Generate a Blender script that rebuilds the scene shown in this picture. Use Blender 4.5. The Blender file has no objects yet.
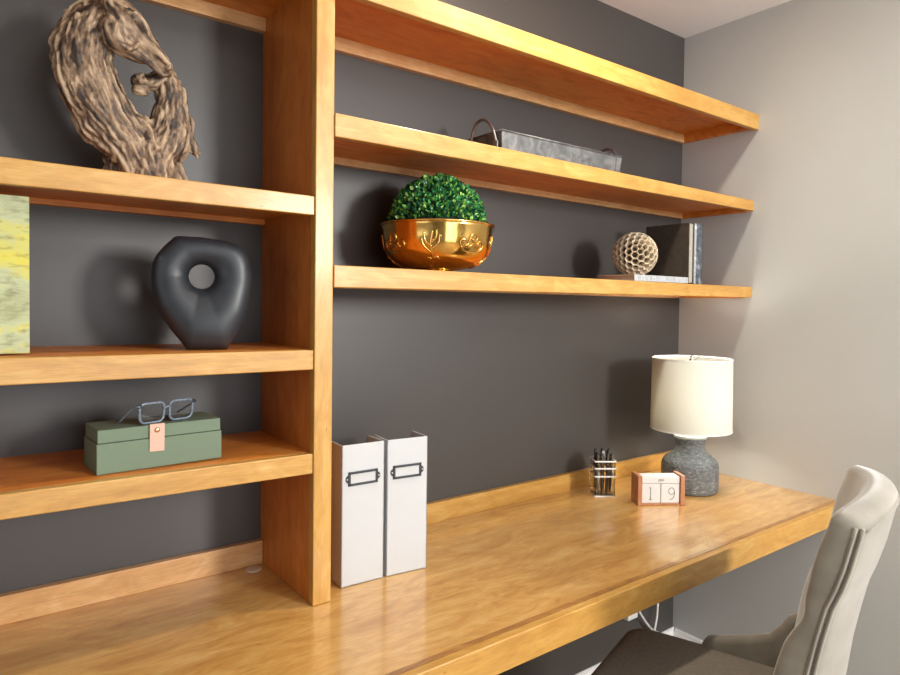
import bpy, bmesh, math, random
from mathutils import Vector, Matrix, noise
R = math.radians
PI = math.pi
sc = bpy.context.scene
COL = sc.collection

# ------------------------------------------------------------------ camera
cam_d = bpy.data.cameras.new('camera')
cam = bpy.data.objects.new('camera', cam_d)
COL.objects.link(cam)
CR = Vector((0.79828, -0.60217, 0.01184))
CU = Vector((0.00478, 0.02599, 0.99965))
CF = Vector((0.60227, 0.79795, -0.02362))
m = Matrix((CR, CU, -CF)).transposed().to_4x4()
m.translation = Vector((0, -1.5, 1.3624))
cam.matrix_world = m
cam_d.sensor_width = 36
cam_d.lens = 648.82 * 36 / 900
cam_d.shift_y = -(337.5 - 318.79) / 900
cam_d.clip_start = 0.02
sc.camera = cam

# ------------------------------------------------------------------ light
world = bpy.data.worlds.new('world')
sc.world = world
world.use_nodes = True
bg = world.node_tree.nodes['Background']
bg.inputs[0].default_value = (0.80, 0.88, 1.0, 1)
bg.inputs[1].default_value = 0.2


def area(name, loc, aim, sx, sy, power, col):
    d = bpy.data.lights.new(name, 'AREA')
    d.shape = 'RECTANGLE'
    d.size, d.size_y = sx, sy
    d.energy = power
    d.color = col
    o = bpy.data.objects.new(name, d)
    COL.objects.link(o)
    o.location = loc
    o.rotation_euler = (Vector(aim) - Vector(loc)).to_track_quat('-Z', 'Y').to_euler()
    return o


area('daylight_rear_window', (1.95, -3.50, 1.85), (0.9, 0, 1.10), 0.50, 0.60, 90, (1.0, 0.98, 0.95))
area('left_fill_light', (-2.10, -1.55, 1.45), (2.2, -0.9, 0.9), 1.5, 1.3, 7, (0.93, 0.965, 1.0))  # added soft fill from the unseen left side
area('rear_fill_light', (0.55, -3.50, 1.00), (1.0, 0, 0.9), 1.4, 1.7, 30, (0.95, 0.975, 1.0))  # added rear fill, kept low so the upper wall stays dim
area('ceiling_bounce_fill', (1.0, -2.15, 2.38), (1.1, -0.6, 0.4), 1.2, 0.6, 9, (1.0, 0.97, 0.93))  # added ambient fill in place of ceiling bounce
dl = bpy.data.lights.new('ceiling_downlight_bulb', 'AREA')
dl.shape = 'DISK'
dl.size = 0.09
dl.energy = 13
dl.color = (1.0, 0.89, 0.72)
dlo = bpy.data.objects.new('ceiling_downlight_bulb', dl)
COL.objects.link(dlo)
dlo.location = (1.25, -0.60, 2.392)

vs = sc.view_settings
vs.view_transform = 'Standard'
vs.look = 'None'
vs.exposure = 0.10
vs.gamma = 1
vs.use_curve_mapping = False
sc.cycles.max_bounces = 10
sc.cycles.transparent_max_bounces = 12
sc.cycles.caustics_reflective = False
sc.cycles.caustics_refractive = False
sc.cycles.use_denoising = True


# ------------------------------------------------------------------ materials
def mat(name):
    mt = bpy.data.materials.new(name)
    mt.use_nodes = True
    nt = mt.node_tree
    return mt, nt, nt.nodes['Principled BSDF']


def N(nt, t, **kw):
    n = nt.nodes.new(t)
    for k, v in kw.items():
        if k.startswith('i_'):
            n.inputs[k[2:].replace('_', ' ')].default_value = v
        else:
            setattr(n, k, v)
    return n


def ramp(nt, stops):
    r = nt.nodes.new('ShaderNodeValToRGB')
    el = r.color_ramp.elements
    while len(el) < len(stops):
        el.new(0.5)
    for e, (p, c) in zip(el, stops):
        e.position = p
        e.color = (*c, 1)
    return r


def coords(nt, scale, obj=True, jitter=True):
    tc = N(nt, 'ShaderNodeTexCoord')
    mp = N(nt, 'ShaderNodeMapping')
    mp.inputs['Scale'].default_value = scale
    nt.links.new(tc.outputs['Object'], mp.inputs['Vector'])
    if jitter:
        oi = N(nt, 'ShaderNodeObjectInfo')
        mu = N(nt, 'ShaderNodeMath', operation='MULTIPLY')
        mu.inputs[1].default_value = 37.0
        nt.links.new(oi.outputs['Random'], mu.inputs[0])
        nt.links.new(mu.outputs[0], mp.inputs['Location'])
    return mp


def bump(nt, bsdf, src, strength, dist=0.002):
    b = N(nt, 'ShaderNodeBump')
    b.inputs['Strength'].default_value = strength
    b.inputs['Distance'].default_value = dist
    nt.links.new(src, b.inputs['Height'])
    nt.links.new(b.outputs[0], bsdf.inputs['Normal'])


def plain(name, col, rough=0.5, metal=0.0, var=0.06, scale=30.0, bmp=0.0, coat=0.0, spec=0.5):
    mt, nt, b = mat(name)
    mp = coords(nt, (scale,) * 3)
    nz = N(nt, 'ShaderNodeTexNoise')
    nz.inputs['Detail'].default_value = 4
    nt.links.new(mp.outputs[0], nz.inputs['Vector'])
    rp = ramp(nt, [(0.3, tuple(c * (1 - var) for c in col)), (0.7, tuple(min(1, c * (1 + var)) for c in col))])
    nt.links.new(nz.outputs['Fac'], rp.inputs[0])
    nt.links.new(rp.outputs[0], b.inputs['Base Color'])
    b.inputs['Roughness'].default_value = rough
    b.inputs['Metallic'].default_value = metal
    b.inputs['Specular IOR Level'].default_value = spec
    b.inputs['Coat Weight'].default_value = coat
    if bmp:
        bump(nt, b, nz.outputs['Fac'], bmp)
    return mt


def wood(name, dark, mid, light, axis='X', rough=0.35, coat=0.25, blotch=0.5, fine=1.0):
    """varnished maple / alder: long streaks along one axis and soft blotches of figure"""
    mt, nt, b = mat(name)
    along, across = 1.6, 22.0
    s = {'X': (along, across, across), 'Y': (across, along, across), 'Z': (across, across, along)}[axis]
    mp = coords(nt, s)
    n1 = N(nt, 'ShaderNodeTexNoise')
    n1.inputs['Scale'].default_value = 1.0
    n1.inputs['Detail'].default_value = 6
    n1.inputs['Roughness'].default_value = 0.6
    n1.inputs['Distortion'].default_value = 0.8
    nt.links.new(mp.outputs[0], n1.inputs['Vector'])
    s2 = {'X': (5.0, 13, 13), 'Y': (13, 5.0, 13), 'Z': (13, 13, 5.0)}[axis]
    mp2 = coords(nt, s2)
    n2 = N(nt, 'ShaderNodeTexNoise')
    n2.inputs['Scale'].default_value = 1.3
    n2.inputs['Detail'].default_value = 6
    n2.inputs['Roughness'].default_value = 0.62
    n2.inputs['Distortion'].default_value = 1.8
    nt.links.new(mp2.outputs[0], n2.inputs['Vector'])
    mix = N(nt, 'ShaderNodeMix', data_type='FLOAT')
    mix.inputs[0].default_value = blotch
    nt.links.new(n1.outputs['Fac'], mix.inputs[2])
    nt.links.new(n2.outputs['Fac'], mix.inputs[3])
    rp = ramp(nt, [(0.30, dark), (0.5, mid), (0.70, light)])
    nt.links.new(mix.outputs[0], rp.inputs[0])
    s3 = {'X': (5, 130, 130), 'Y': (130, 5, 130), 'Z': (130, 130, 5)}[axis]
    mp3 = coords(nt, s3)
    n3 = N(nt, 'ShaderNodeTexNoise')
    n3.inputs['Detail'].default_value = 2
    nt.links.new(mp3.outputs[0], n3.inputs['Vector'])
    rp3 = ramp(nt, [(0.25, (1 - .22 * fine,) * 3), (0.6, (1.0,) * 3)])
    nt.links.new(n3.outputs['Fac'], rp3.inputs[0])
    mm = N(nt, 'ShaderNodeMix', data_type='RGBA', blend_type='MULTIPLY')
    mm.inputs[0].default_value = 1.0
    nt.links.new(rp.outputs[0], mm.inputs[6])
    nt.links.new(rp3.outputs[0], mm.inputs[7])
    # a few small dark knots
    vo = N(nt, 'ShaderNodeTexVoronoi')
    mp4 = coords(nt, {'X': (2.2, 5, 5), 'Y': (5, 2.2, 5), 'Z': (5, 5, 2.2)}[axis])
    nt.links.new(mp4.outputs[0], vo.inputs['Vector'])
    rk = ramp(nt, [(0.015, (0.45, 0.30, 0.2)), (0.06, (1, 1, 1))])
    nt.links.new(vo.outputs['Distance'], rk.inputs[0])
    mk = N(nt, 'ShaderNodeMix', data_type='RGBA', blend_type='MULTIPLY')
    mk.inputs[0].default_value = 0.7
    nt.links.new(mm.outputs[2], mk.inputs[6])
    nt.links.new(rk.outputs[0], mk.inputs[7])
    nt.links.new(mk.outputs[2], b.inputs['Base Color'])
    b.inputs['Roughness'].default_value = rough
    b.inputs['Coat Weight'].default_value = coat
    b.inputs['Coat Roughness'].default_value = 0.14
    bump(nt, b, n3.outputs['Fac'], 0.06, 0.001)
    return mt


def paint(name, col, rough, bmp=0.12, var=0.04):
    mt, nt, b = mat(name)
    mp = coords(nt, (1, 1, 1), jitter=False)
    n1 = N(nt, 'ShaderNodeTexNoise')
    n1.inputs['Scale'].default_value = 2.0
    n1.inputs['Detail'].default_value = 5
    nt.links.new(mp.outputs[0], n1.inputs['Vector'])
    rp = ramp(nt, [(0.3, tuple(c * (1 - var) for c in col)), (0.7, tuple(c * (1 + var) for c in col))])
    nt.links.new(n1.outputs['Fac'], rp.inputs[0])
    nt.links.new(rp.outputs[0], b.inputs['Base Color'])
    n2 = N(nt, 'ShaderNodeTexNoise')
    n2.inputs['Scale'].default_value = 260
    n2.inputs['Detail'].default_value = 2
    nt.links.new(mp.outputs[0], n2.inputs['Vector'])
    b.inputs['Roughness'].default_value = rough
    bump(nt, b, n2.outputs['Fac'], bmp, 0.001)
    return mt


def glass(name, col=(1, 1, 1), ior=1.45, rough=0.0):
    mt, nt, b = mat(name)
    b.inputs['Base Color'].default_value = (*col, 1)
    b.inputs['Transmission Weight'].default_value = 1
    b.inputs['Roughness'].default_value = rough
    b.inputs['IOR'].default_value = ior
    return mt


M = {}
M['wood_front'] = wood('honey_maple_edge', (0.37, 0.172, 0.032), (0.52, 0.275, 0.060), (0.65, 0.41, 0.135), 'X', 0.42, 0.12)
M['wood_front_v'] = wood('honey_maple_upright_edge', (0.37, 0.172, 0.032), (0.52, 0.275, 0.060), (0.65, 0.41, 0.135), 'Z', 0.42, 0.12)
M['wood_board'] = wood('amber_varnish_bounce_board', (0.44, 0.120, 0.014), (0.68, 0.225, 0.030), (0.76, 0.32, 0.075), 'X', 0.45, 0.04, 0.6)  # amber varnish; warm bounce under the shelves is put into the colour
M['wood_board_v'] = wood('amber_varnished_upright', (0.36, 0.100, 0.014), (0.54, 0.175, 0.026), (0.64, 0.26, 0.06), 'Z', 0.45, 0.06, 0.5)
M['wood_cleat'] = wood('pale_maple_cleat', (0.50, 0.25, 0.09), (0.64, 0.36, 0.15), (0.76, 0.50, 0.26), 'X', 0.36, 0.2, 0.6)
M['wood_desk'] = wood('maple_veneer_desktop', (0.40, 0.172, 0.036), (0.60, 0.33, 0.092), (0.74, 0.48, 0.185), 'X', 0.30, 1.0, 0.6, 1.0)
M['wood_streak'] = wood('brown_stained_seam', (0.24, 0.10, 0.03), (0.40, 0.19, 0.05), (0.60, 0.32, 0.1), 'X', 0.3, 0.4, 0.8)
M['wall_dark'] = paint('charcoal_brown_paint', (0.053, 0.0475, 0.0445), 0.42, 0.1)
M['wall_grey'] = paint('warm_grey_paint', (0.485, 0.50, 0.495), 0.6)
M['ceiling'] = paint('ceiling_white_paint', (0.84, 0.86, 0.87), 0.8, 0.3)
M['trim'] = plain('white_trim_paint', (0.78, 0.77, 0.75), 0.4)
M['floor'] = wood('floor_board', (0.30, 0.21, 0.13), (0.40, 0.29, 0.19), (0.48, 0.36, 0.25), 'Y', 0.4, 0.1)

# ------------------------------------------------------------------ mesh helpers


class MB:
    def __init__(self):
        self.bm = bmesh.new()

    def box(self, lo, hi, T=None):
        lo, hi = Vector(lo), Vector(hi)
        c = [Vector((x, y, z)) for x in (lo.x, hi.x) for y in (lo.y, hi.y) for z in (lo.z, hi.z)]
        return self.hexa(c, T)

    def hexa(self, c, T=None):
        """eight corners ordered x-y-z (000,001,010,011,100,...)"""
        v = [self.bm.verts.new((T @ Vector(p)) if T else Vector(p)) for p in c]
        for f in ((0, 1, 3, 2), (4, 6, 7, 5), (0, 4, 5, 1), (2, 3, 7, 6), (0, 2, 6, 4), (1, 5, 7, 3)):
            self.bm.faces.new([v[i] for i in f])
        return self

    def prism(self, poly, fn, a, b):
        """poly: 2D list; fn(p, t) -> 3D; extruded from t=a to t=b"""
        v0 = [self.bm.verts.new(fn(p, a)) for p in poly]
        v1 = [self.bm.verts.new(fn(p, b)) for p in poly]
        n = len(poly)
        self.bm.faces.new(v0[::-1])
        self.bm.faces.new(v1)
        for i in range(n):
            j = (i + 1) % n
            self.bm.faces.new((v0[i], v0[j], v1[j], v1[i]))
        return self

    def loft(self, loops, closed=True, cap0=True, cap1=True):
        L = [[self.bm.verts.new(p) for p in lp] for lp in loops]
        n = len(L[0])
        for a, b in zip(L, L[1:]):
            for i in range(n if closed else n - 1):
                j = (i + 1) % n
                self.bm.faces.new((a[i], a[j], b[j], b[i]))
        if cap0:
            self.bm.faces.new(L[0][::-1])
        if cap1:
            self.bm.faces.new(L[-1])
        return self

    def lathe(self, prof, seg=48, c=(0, 0), cap0=True, cap1=True):
        loops = [[(c[0] + r * math.cos(2 * PI * k / seg), c[1] + r * math.sin(2 * PI * k / seg), z) for k in range(seg)]
                 for r, z in prof]
        return self.loft(loops, True, cap0, cap1)

    def tube(self, pts, rad, seg=10, closed=False, flat=1.0):
        pts = [Vector(p) for p in pts]
        n = len(pts)
        if not hasattr(rad, '__len__'):
            rad = [rad] * n
        up = None
        loops = []
        for i, p in enumerate(pts):
            if closed:
                t = (pts[(i + 1) % n] - pts[i - 1]).normalized()
            else:
                t = (pts[min(i + 1, n - 1)] - pts[max(i - 1, 0)]).normalized()
            if up is None:
                up = t.orthogonal().normalized()
            up = (up - t * up.dot(t))
            up = up.normalized() if up.length > 1e-6 else t.orthogonal().normalized()
            sd = t.cross(up)
            loops.append([p + (up * math.cos(2 * PI * k / seg) + sd * (math.sin(2 * PI * k / seg) * flat)) * rad[i]
                          for k in range(seg)])
        if closed:
            loops.append(loops[0])
            self.loft(loops, True, False, False)
            bmesh.ops.remove_doubles(self.bm, verts=self.bm.verts, dist=1e-6)
        else:
            self.loft(loops)
        return self

    def ball(self, c, r, sub=3, sc_=(1, 1, 1)):
        g = bmesh.ops.create_icosphere(self.bm, subdivisions=sub, radius=1)
        for v in g['verts']:
            v.co = Vector(c) + Vector((v.co.x * r * sc_[0], v.co.y * r * sc_[1], v.co.z * r * sc_[2]))
        return self

    def xf(self, T):
        bmesh.ops.transform(self.bm, matrix=T, verts=self.bm.verts)
        return self

    def build(self, name, material, parent=None, smooth=False, bevel=0.0, seg=2, sub=0, loc=None, rotz=0.0, label=None, angle=40):
        bmesh.ops.recalc_face_normals(self.bm, faces=self.bm.faces)
        me = bpy.data.meshes.new(name)
        self.bm.to_mesh(me)
        self.bm.free()
        o = bpy.data.objects.new(name, me)
        COL.objects.link(o)
        for mm_ in (material if isinstance(material, (list, tuple)) else [material]):
            me.materials.append(mm_)
        if smooth:
            for p in me.polygons:
                p.use_smooth = True
        if bevel:
            bv = o.modifiers.new('bevel', 'BEVEL')
            bv.width = bevel
            bv.segments = seg
            bv.limit_method = 'ANGLE'
            bv.angle_limit = R(angle)
        if sub:
            sb = o.modifiers.new('sub', 'SUBSURF')
            sb.levels = sub
            sb.render_levels = sub
        if parent:
            o.parent = parent
        if loc is not None:
            o.location = loc
        if rotz:
            o.rotation_euler = (0, 0, rotz)
        if label:
            o['label'] = label
        return o


def thing(name, label, cat, loc=(0, 0, 0), rotz=0.0, group=None):
    o = bpy.data.objects.new(name, None)
    o.empty_display_size = 0.05
    COL.objects.link(o)
    o.location = loc
    o.rotation_euler = (0, 0, rotz)
    o['label'] = label
    o['category'] = cat
    if group:
        o['group'] = group
    return o


def tag(o, label, cat, group=None):
    o['label'] = label
    o['category'] = cat
    if group:
        o['group'] = group
    return o


def struct(o, label=None, cat=None):
    o['kind'] = 'structure'
    if label:
        o['label'] = label
        o['category'] = cat
    return o


def dup(root, loc, rotz, label, group=None):
    r = root.copy()
    COL.objects.link(r)
    r.location = loc
    r.rotation_euler = (0, 0, rotz)
    r['label'] = label
    if group:
        r['group'] = group
    for ch in list(root.children):
        c = ch.copy()
        COL.objects.link(c)
        c.parent = r
        for g in ch.children:
            d = g.copy()
            COL.objects.link(d)
            d.parent = c
    return r


def rrect(w, h, r, n=6):
    out = []
    for cx, cy, a0 in ((w / 2 - r, h / 2 - r, 0), (-w / 2 + r, h / 2 - r, 90), (-w / 2 + r, -h / 2 + r, 180), (w / 2 - r, -h / 2 + r, 270)):
        for k in range(n + 1):
            a = R(a0 + 90 * k / n)
            out.append((cx + r * math.cos(a), cy + r * math.sin(a)))
    return out


def interp(tab, x):
    if x <= tab[0][0]:
        return tab[0][1]
    for (a, b), (c, d) in zip(tab, tab[1:]):
        if x <= c:
            return b + (d - b) * (x - a) / (c - a)
    return tab[-1][1]


def smooth_curve(pts, n=8, closed=False):
    P = [Vector(p) for p in pts]
    out = []
    m_ = len(P)
    rng = range(m_ if closed else m_ - 1)
    for i in rng:
        p0 = P[i - 1] if (closed or i > 0) else P[0]
        p1 = P[i]
        p2 = P[(i + 1) % m_]
        p3 = P[(i + 2) % m_] if (closed or i + 2 < m_) else P[-1]
        for k in range(n):
            t = k / n
            out.append(0.5 * ((2 * p1) + (p2 - p0) * t + (2 * p0 - 5 * p1 + 4 * p2 - p3) * t * t + (3 * p1 - p0 - 3 * p2 + p3) * t ** 3))
    if not closed:
        out.append(P[-1].copy())
    return out


# ------------------------------------------------------------------ room shell
XR, XL, YB, YF, ZC = 2.265, -2.2, 0.0, -3.6, 2.409
struct(MB().box((XL - .1, YF - .1, -0.1), (XR + .1, YB + .1, 0)).build('floor', M['floor']), 'light wooden floor of the room under the desk', 'floor')
struct(MB().box((XL - .1, YF - .1, ZC), (XR + .1, YB + .1, ZC + .1)).build('ceiling', M['ceiling']), 'white painted ceiling above the top shelf', 'ceiling')
struct(MB().box((XL - .1, 0, 0), (XR + .1, 0.1, ZC)).build('wall_back', M['wall_dark']), 'dark charcoal painted wall behind all the wooden shelves', 'wall')
struct(MB().box((XR, YF - .1, 0), (XR + .1, 0, ZC)).build('wall_right', M['wall_grey']), 'plain light warm grey wall at the right end', 'wall')


def holed(name, mat_, axis, at, thick, a0, a1, h0, h1, w0, w1, label):
    mb = MB()

    def bx(p, q, z0, z1):
        if axis == 'y':
            mb.box((p, at, z0), (q, at + thick, z1))
        else:
            mb.box((at, p, z0), (at + thick, q, z1))
    segs = sorted(zip(w0, w1, h0, h1))
    cur = a0
    for p, q, z0, z1 in segs:
        bx(cur, p, 0, ZC)
        if z0 > 0:
            bx(p, q, 0, z0)
        bx(p, q, z1, ZC)
        cur = q
    bx(cur, a1, 0, ZC)
    return struct(mb.build(name, mat_), label, 'wall')


holed('wall_rear', M['wall_grey'], 'y', YF - .1, .1, XL - .1, XR, (0.9, 0.02), (2.15, 2.3), (1.62, -0.2), (2.22, 1.3), 'light grey wall with window and added fill light opening behind the camera')  # the tall opening is added for the rear fill light
holed('wall_left', M['wall_grey'], 'x', XL - .1, .1, YF, 0, (0.75,), (2.3,), (-2.35,), (-0.75,), 'light grey wall on the left side with an opening added for fill light')  # unseen side wall; its wide opening is added to carry fill light
for i, (lo, hi) in enumerate((((1.62, YF - .08, .9), (2.22, YF - .03, 2.15)), ((XL - .08, -2.35, .75), (XL - .03, -.75, 2.3)))):
    f = MB()
    lo, hi = Vector(lo), Vector(hi)
    t_ = .04
    if i == 0:
        f.box(lo, (lo.x + t_, hi.y, hi.z)).box((hi.x - t_, lo.y, lo.z), hi).box(lo, (hi.x, hi.y, lo.z + t_)).box((lo.x, lo.y, hi.z - t_), hi)
    else:
        f.box(lo, (hi.x, lo.y + t_, hi.z)).box((lo.x, hi.y - t_, lo.z), hi).box(lo, (hi.x, hi.y, lo.z + t_)).box((lo.x, lo.y, hi.z - t_), hi)
    struct(f.build('window_%d' % (i + 1), M['trim']), 'white framed window in the ' + ('rear wall' if i == 0 else 'left wall, added unseen for fill light'), 'window')  # the left frame is added around the fill light opening


def baseboard(name, fn, a, b, label):
    prof = [(0, 0), (0.014, 0), (0.014, 0.062), (0.010, 0.072), (0.010, 0.078), (0.004, 0.083), (0, 0.083)]
    struct(MB().prism(prof, fn, a, b).build(name, M['trim']), label, 'baseboard')


baseboard('baseboard_back', lambda p, t: (t, -p[0], p[1]), XL, XR, 'white baseboard along the dark wall beneath the desk')
baseboard('baseboard_right', lambda p, t: (XR - p[0], t, p[1]), YF, -0.014, 'white baseboard along the light grey wall')

# ------------------------------------------------------------------ shelves
X0, X1 = 0.571, 0.6115      # faces of the upright divider


def shelf(label, xl, xr, yf, zt, zb, board_t, cleats, fas=0.019, cleat_h=None, cm='wood_cleat'):
    """zt / zb: heights of the front edge's top and bottom at its two ends"""
    zt0 = (zt[0] + zt[1]) / 2
    root = thing('wall_shelf', label, 'shelf', (xl, 0, zt0))
    W = xr - xl
    tl, tr, bl, br = (z - zt0 for z in (zt[0], zt[1], zb[0], zb[1]))
    MB().hexa([(0, -yf, bl), (0, -yf, tl), (0, -yf + fas, bl), (0, -yf + fas, tl),
               (W, -yf, br), (W, -yf, tr), (W, -yf + fas, br), (W, -yf + fas, tr)]).build('front_edge', M['wood_front'], root, bevel=0.0018)
    y0 = -yf + fas
    MB().hexa([(0, y0, tl - board_t), (0, y0, tl), (0, 0, tl - board_t), (0, 0, tl),
               (W, y0, tr - board_t), (W, y0, tr), (W, 0, tr - board_t), (W, 0, tr)]).build('board', M['wood_board'], root)
    ch = (zt[0] - zb[0] - board_t) if cleat_h is None else cleat_h
    ct = 0.019
    MB().hexa([(0, -ct, tl - board_t - ch), (0, -ct, tl - board_t), (0, 0, tl - board_t - ch), (0, 0, tl - board_t),
               (W, -ct, tr - board_t - ch), (W, -ct, tr - board_t), (W, 0, tr - board_t - ch), (W, 0, tr - board_t)]).build('back_cleat', M[cm], root, bevel=0.001)
    for c in cleats:
        if c == 'R':
            MB().box((W - ct, y0, tr - board_t - ch), (W, -ct, tr - board_t)).build('side_cleat', M['wood_board'], root)
        else:
            MB().box((0, y0, tl - board_t - ch), (ct, -ct, tl - board_t)).build('side_cleat', M['wood_board'], root)
    return root


shelf('highest long wooden shelf right of the divider, ending at grey wall', X1, XR, 0.3054, (2.0408, 2.0455), (1.9895, 1.9910), 0.015, 'RL', cleat_h=0.033)
shelf('long wooden shelf carrying the galvanized tray, right of the divider', X1, XR, 0.2938, (1.7486, 1.7424), (1.7005, 1.7062), 0.021, 'RL', cleat_h=0.018)
shelf('lowest long wooden shelf, under the brass bowl and honeycomb ball', X1, XR, 0.2938, (1.4383, 1.4340), (1.3925, 1.3970), 0.021, 'RL', cleat_h=0.019)
XSL = -0.75
shelf('wooden shelf above the horse sculpture, at the top left edge', XSL, X0, 0.2862, (2.043, 2.043), (1.995, 1.995), 0.022, '', cleat_h=0.030)
shelf('wooden shelf under the horse sculpture, left of the divider', XSL, X0, 0.2862, (1.5860, 1.5753), (1.5400, 1.5372), 0.022, '', cleat_h=0.012, cm='wood_board')
shelf('wooden shelf under the black vase, left of the divider', XSL, X0, 0.2862, (1.2770, 1.2649), (1.2310, 1.2248), 0.022, '', cleat_h=0.018, cm='wood_board')
shelf('wooden shelf under the green box, left of the divider', XSL, X0, 0.2862, (1.0640, 1.0538), (1.0260, 1.0129), 0.022, '', cleat_h=0.018, cm='wood_board')
Z1, Z2, Z3, ZLO, ZMI = 1.5775, 1.2675, 1.0565, 1.4365, 1.7455
ZD = 0.74


def tilt(zl, zr, xl, xr, x):
    return zl + (zr - zl) * (x - xl) / (xr - xl)


# upright divider standing on the desk
root = thing('upright_divider', 'tall wooden upright panel between the left and right shelves', 'divider', ((X0 + X1) / 2, -.0006, ZD + .0006))
hw = (X1 - X0) / 2
MB().box((-hw, -0.2665, 0), (hw, 0, ZC - ZD - .001)).build('panel', M['wood_board_v'], root)
MB().box((-hw, -0.2895, 0), (hw, -0.2665, ZC - ZD - .001)).build('front_edge', M['wood_front_v'], root, bevel=0.002)

# built-in desk
DF, DR = -0.6155, -0.617
root = thing('built_in_desk', 'long built-in wooden desk with glossy honey maple top', 'desk', (0, 0, ZD))


def yfront(x):
    return DF if x < 1.7 else DF + (DR - DF) * (x - 1.7) / (XR - 1.7)


xs = [-2.0, -1, 0, 1.0, 1.7, XR]
NO, SM = 0.020, 0.013


def strip(y0f, y1f, z0, z1):
    mb = MB()
    mb.loft([[(x, y0f(x), z0), (x, y1f(x), z0), (x, y1f(x), z1), (x, y0f(x), z1)] for x in xs])
    return mb


strip(lambda x: yfront(x) + NO + SM, lambda x: 0.0, -0.022, 0).build('desktop', M['wood_desk'], root)
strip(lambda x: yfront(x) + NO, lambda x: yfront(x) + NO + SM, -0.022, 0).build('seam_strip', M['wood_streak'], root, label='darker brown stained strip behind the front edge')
strip(lambda x: yfront(x), lambda x: yfront(x) + NO, -0.0615, 0).build('front_edge', M['wood_front'], root, bevel=0.002)
strip(lambda x: -0.12, lambda x: -0.06, -0.075, -0.022).build('support_rail', M['wood_board'], root)
for a, b in ((-2.0, X0 - .0008), (X1 + .0008, XR)):
    MB().box((a, -0.018, 0), (b, 0, 0.0555)).build('backsplash', M['wood_cleat'] if b < 1 else M['wood_front'], root, bevel=0.0012)
# flat pale cable grommet at the foot of the divider
mb = MB().lathe([(0.019, 0), (0.019, 0.0015), (0.016, 0.003), (0.003, 0.0025)], 32)
o = mb.build('cable_grommet', plain('worn_pale_plastic', (0.62, 0.50, 0.36), 0.5), None, smooth=True, loc=(0.540, -0.040, ZD + .0005))
tag(o, 'flat round pale cable cover on the desk beside the divider', 'cable cover')


# ------------------------------------------------------------------ magazine files
def linen(name, col):
    mt, nt, b = mat(name)
    hs = []
    for s in ((700, 60, 60), (60, 60, 700)):
        mp = coords(nt, s, jitter=False)
        n = N(nt, 'ShaderNodeTexNoise')
        n.inputs['Detail'].default_value = 2
        nt.links.new(mp.outputs[0], n.inputs['Vector'])
        hs.append(n)
    ad = N(nt, 'ShaderNodeMath', operation='ADD')
    nt.links.new(hs[0].outputs['Fac'], ad.inputs[0])
    nt.links.new(hs[1].outputs['Fac'], ad.inputs[1])
    rp = ramp(nt, [(0.7, tuple(c * .88 for c in col)), (1.15, col)])
    hv = N(nt, 'ShaderNodeMath', operation='MULTIPLY')
    hv.inputs[1].default_value = 1.0
    nt.links.new(ad.outputs[0], hv.inputs[0])
    nt.links.new(hv.outputs[0], rp.inputs[0])
    nt.links.new(rp.outputs[0], b.inputs['Base Color'])
    b.inputs['Roughness'].default_value = 0.8
    bump(nt, b, ad.outputs[0], 0.25, 0.001)
    return mt


M['linen'] = linen('white_linen_cloth', (0.52, 0.535, 0.55))
M['gunmetal'] = plain('dark_gunmetal', (0.055, 0.058, 0.065), 0.45, 0.6)
M['card'] = plain('white_card', (0.50, 0.51, 0.52), 0.7, var=0.02)


def magazine_file(label, loc, rotz):
    t = thing('magazine_file', label, 'magazine file', loc, rotz, 'white linen magazine files on the desk')
    W, D, H, th = 0.104, 0.205, 0.311, 0.0035
    mb = MB()
    side = [(0, 0), (D, 0), (D, 0.12), (0.075, H), (0, H)]
    mb.box((0, 0, 0), (W, th, H))
    mb.prism(side, lambda p, s: (s, p[0], p[1]), 0, th)
    mb.prism(side, lambda p, s: (s, p[0], p[1]), W - th, W)
    mb.box((th, 0, 0), (W - th, D, th))
    mb.box((th, D - th, 0), (W - th, D, 0.12))
    mb.build('case', M['linen'], t, bevel=0.0012)
    # label holder
    hw_, hh, cx, cz = 0.036, 0.0155, W / 2 - 0.001, 0.236
    f = MB()
    fr = 0.0054
    y0, y1 = -0.0026, 0.0002
    f.box((cx - hw_, y0, cz - hh), (cx + hw_, y1, cz - hh + fr)).box((cx - hw_, y0, cz + hh - fr), (cx + hw_, y1, cz + hh))
    f.box((cx - hw_, y0, cz - hh), (cx - hw_ + fr, y1, cz + hh)).box((cx + hw_ - fr, y0, cz - hh), (cx + hw_, y1, cz + hh))
    for s in (-1, 1):
        arc = [(cx + s * (hw_ - 0.001 + 0.0075 * math.cos(R(a))), cz + 0.0085 * math.sin(R(a))) for a in range(-90, 91, 18)]
        f.prism(arc, lambda p, q: (p[0], q, p[1]), y0 * .6, y1)
    h = f.build('label_holder', M['gunmetal'], t, bevel=0.0005)
    MB().box((cx - hw_ + fr * .8, -0.0009, cz - hh + fr * .8), (cx + hw_ - fr * .8, 0.0001, cz + hh - fr * .8)).build('label_card', M['card'], h)
    for s in (-1, 1):
        MB().ball((cx + s * (hw_ + 0.0028), -0.002, cz), 0.0021, 2, (1, .6, 1)).build('rivet', plain('steel', (0.5, 0.5, 0.5), 0.3, 1.0), h, smooth=True)
    return t


f0 = magazine_file('white linen magazine file standing right against the wooden upright', (0.6570, -0.2480, ZD + .0006), R(-2.5))
dup(f0, (0.7680, -0.2530, ZD + .0006), R(-6.5), 'white linen magazine file on the right side of its twin, farther from the upright')

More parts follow.
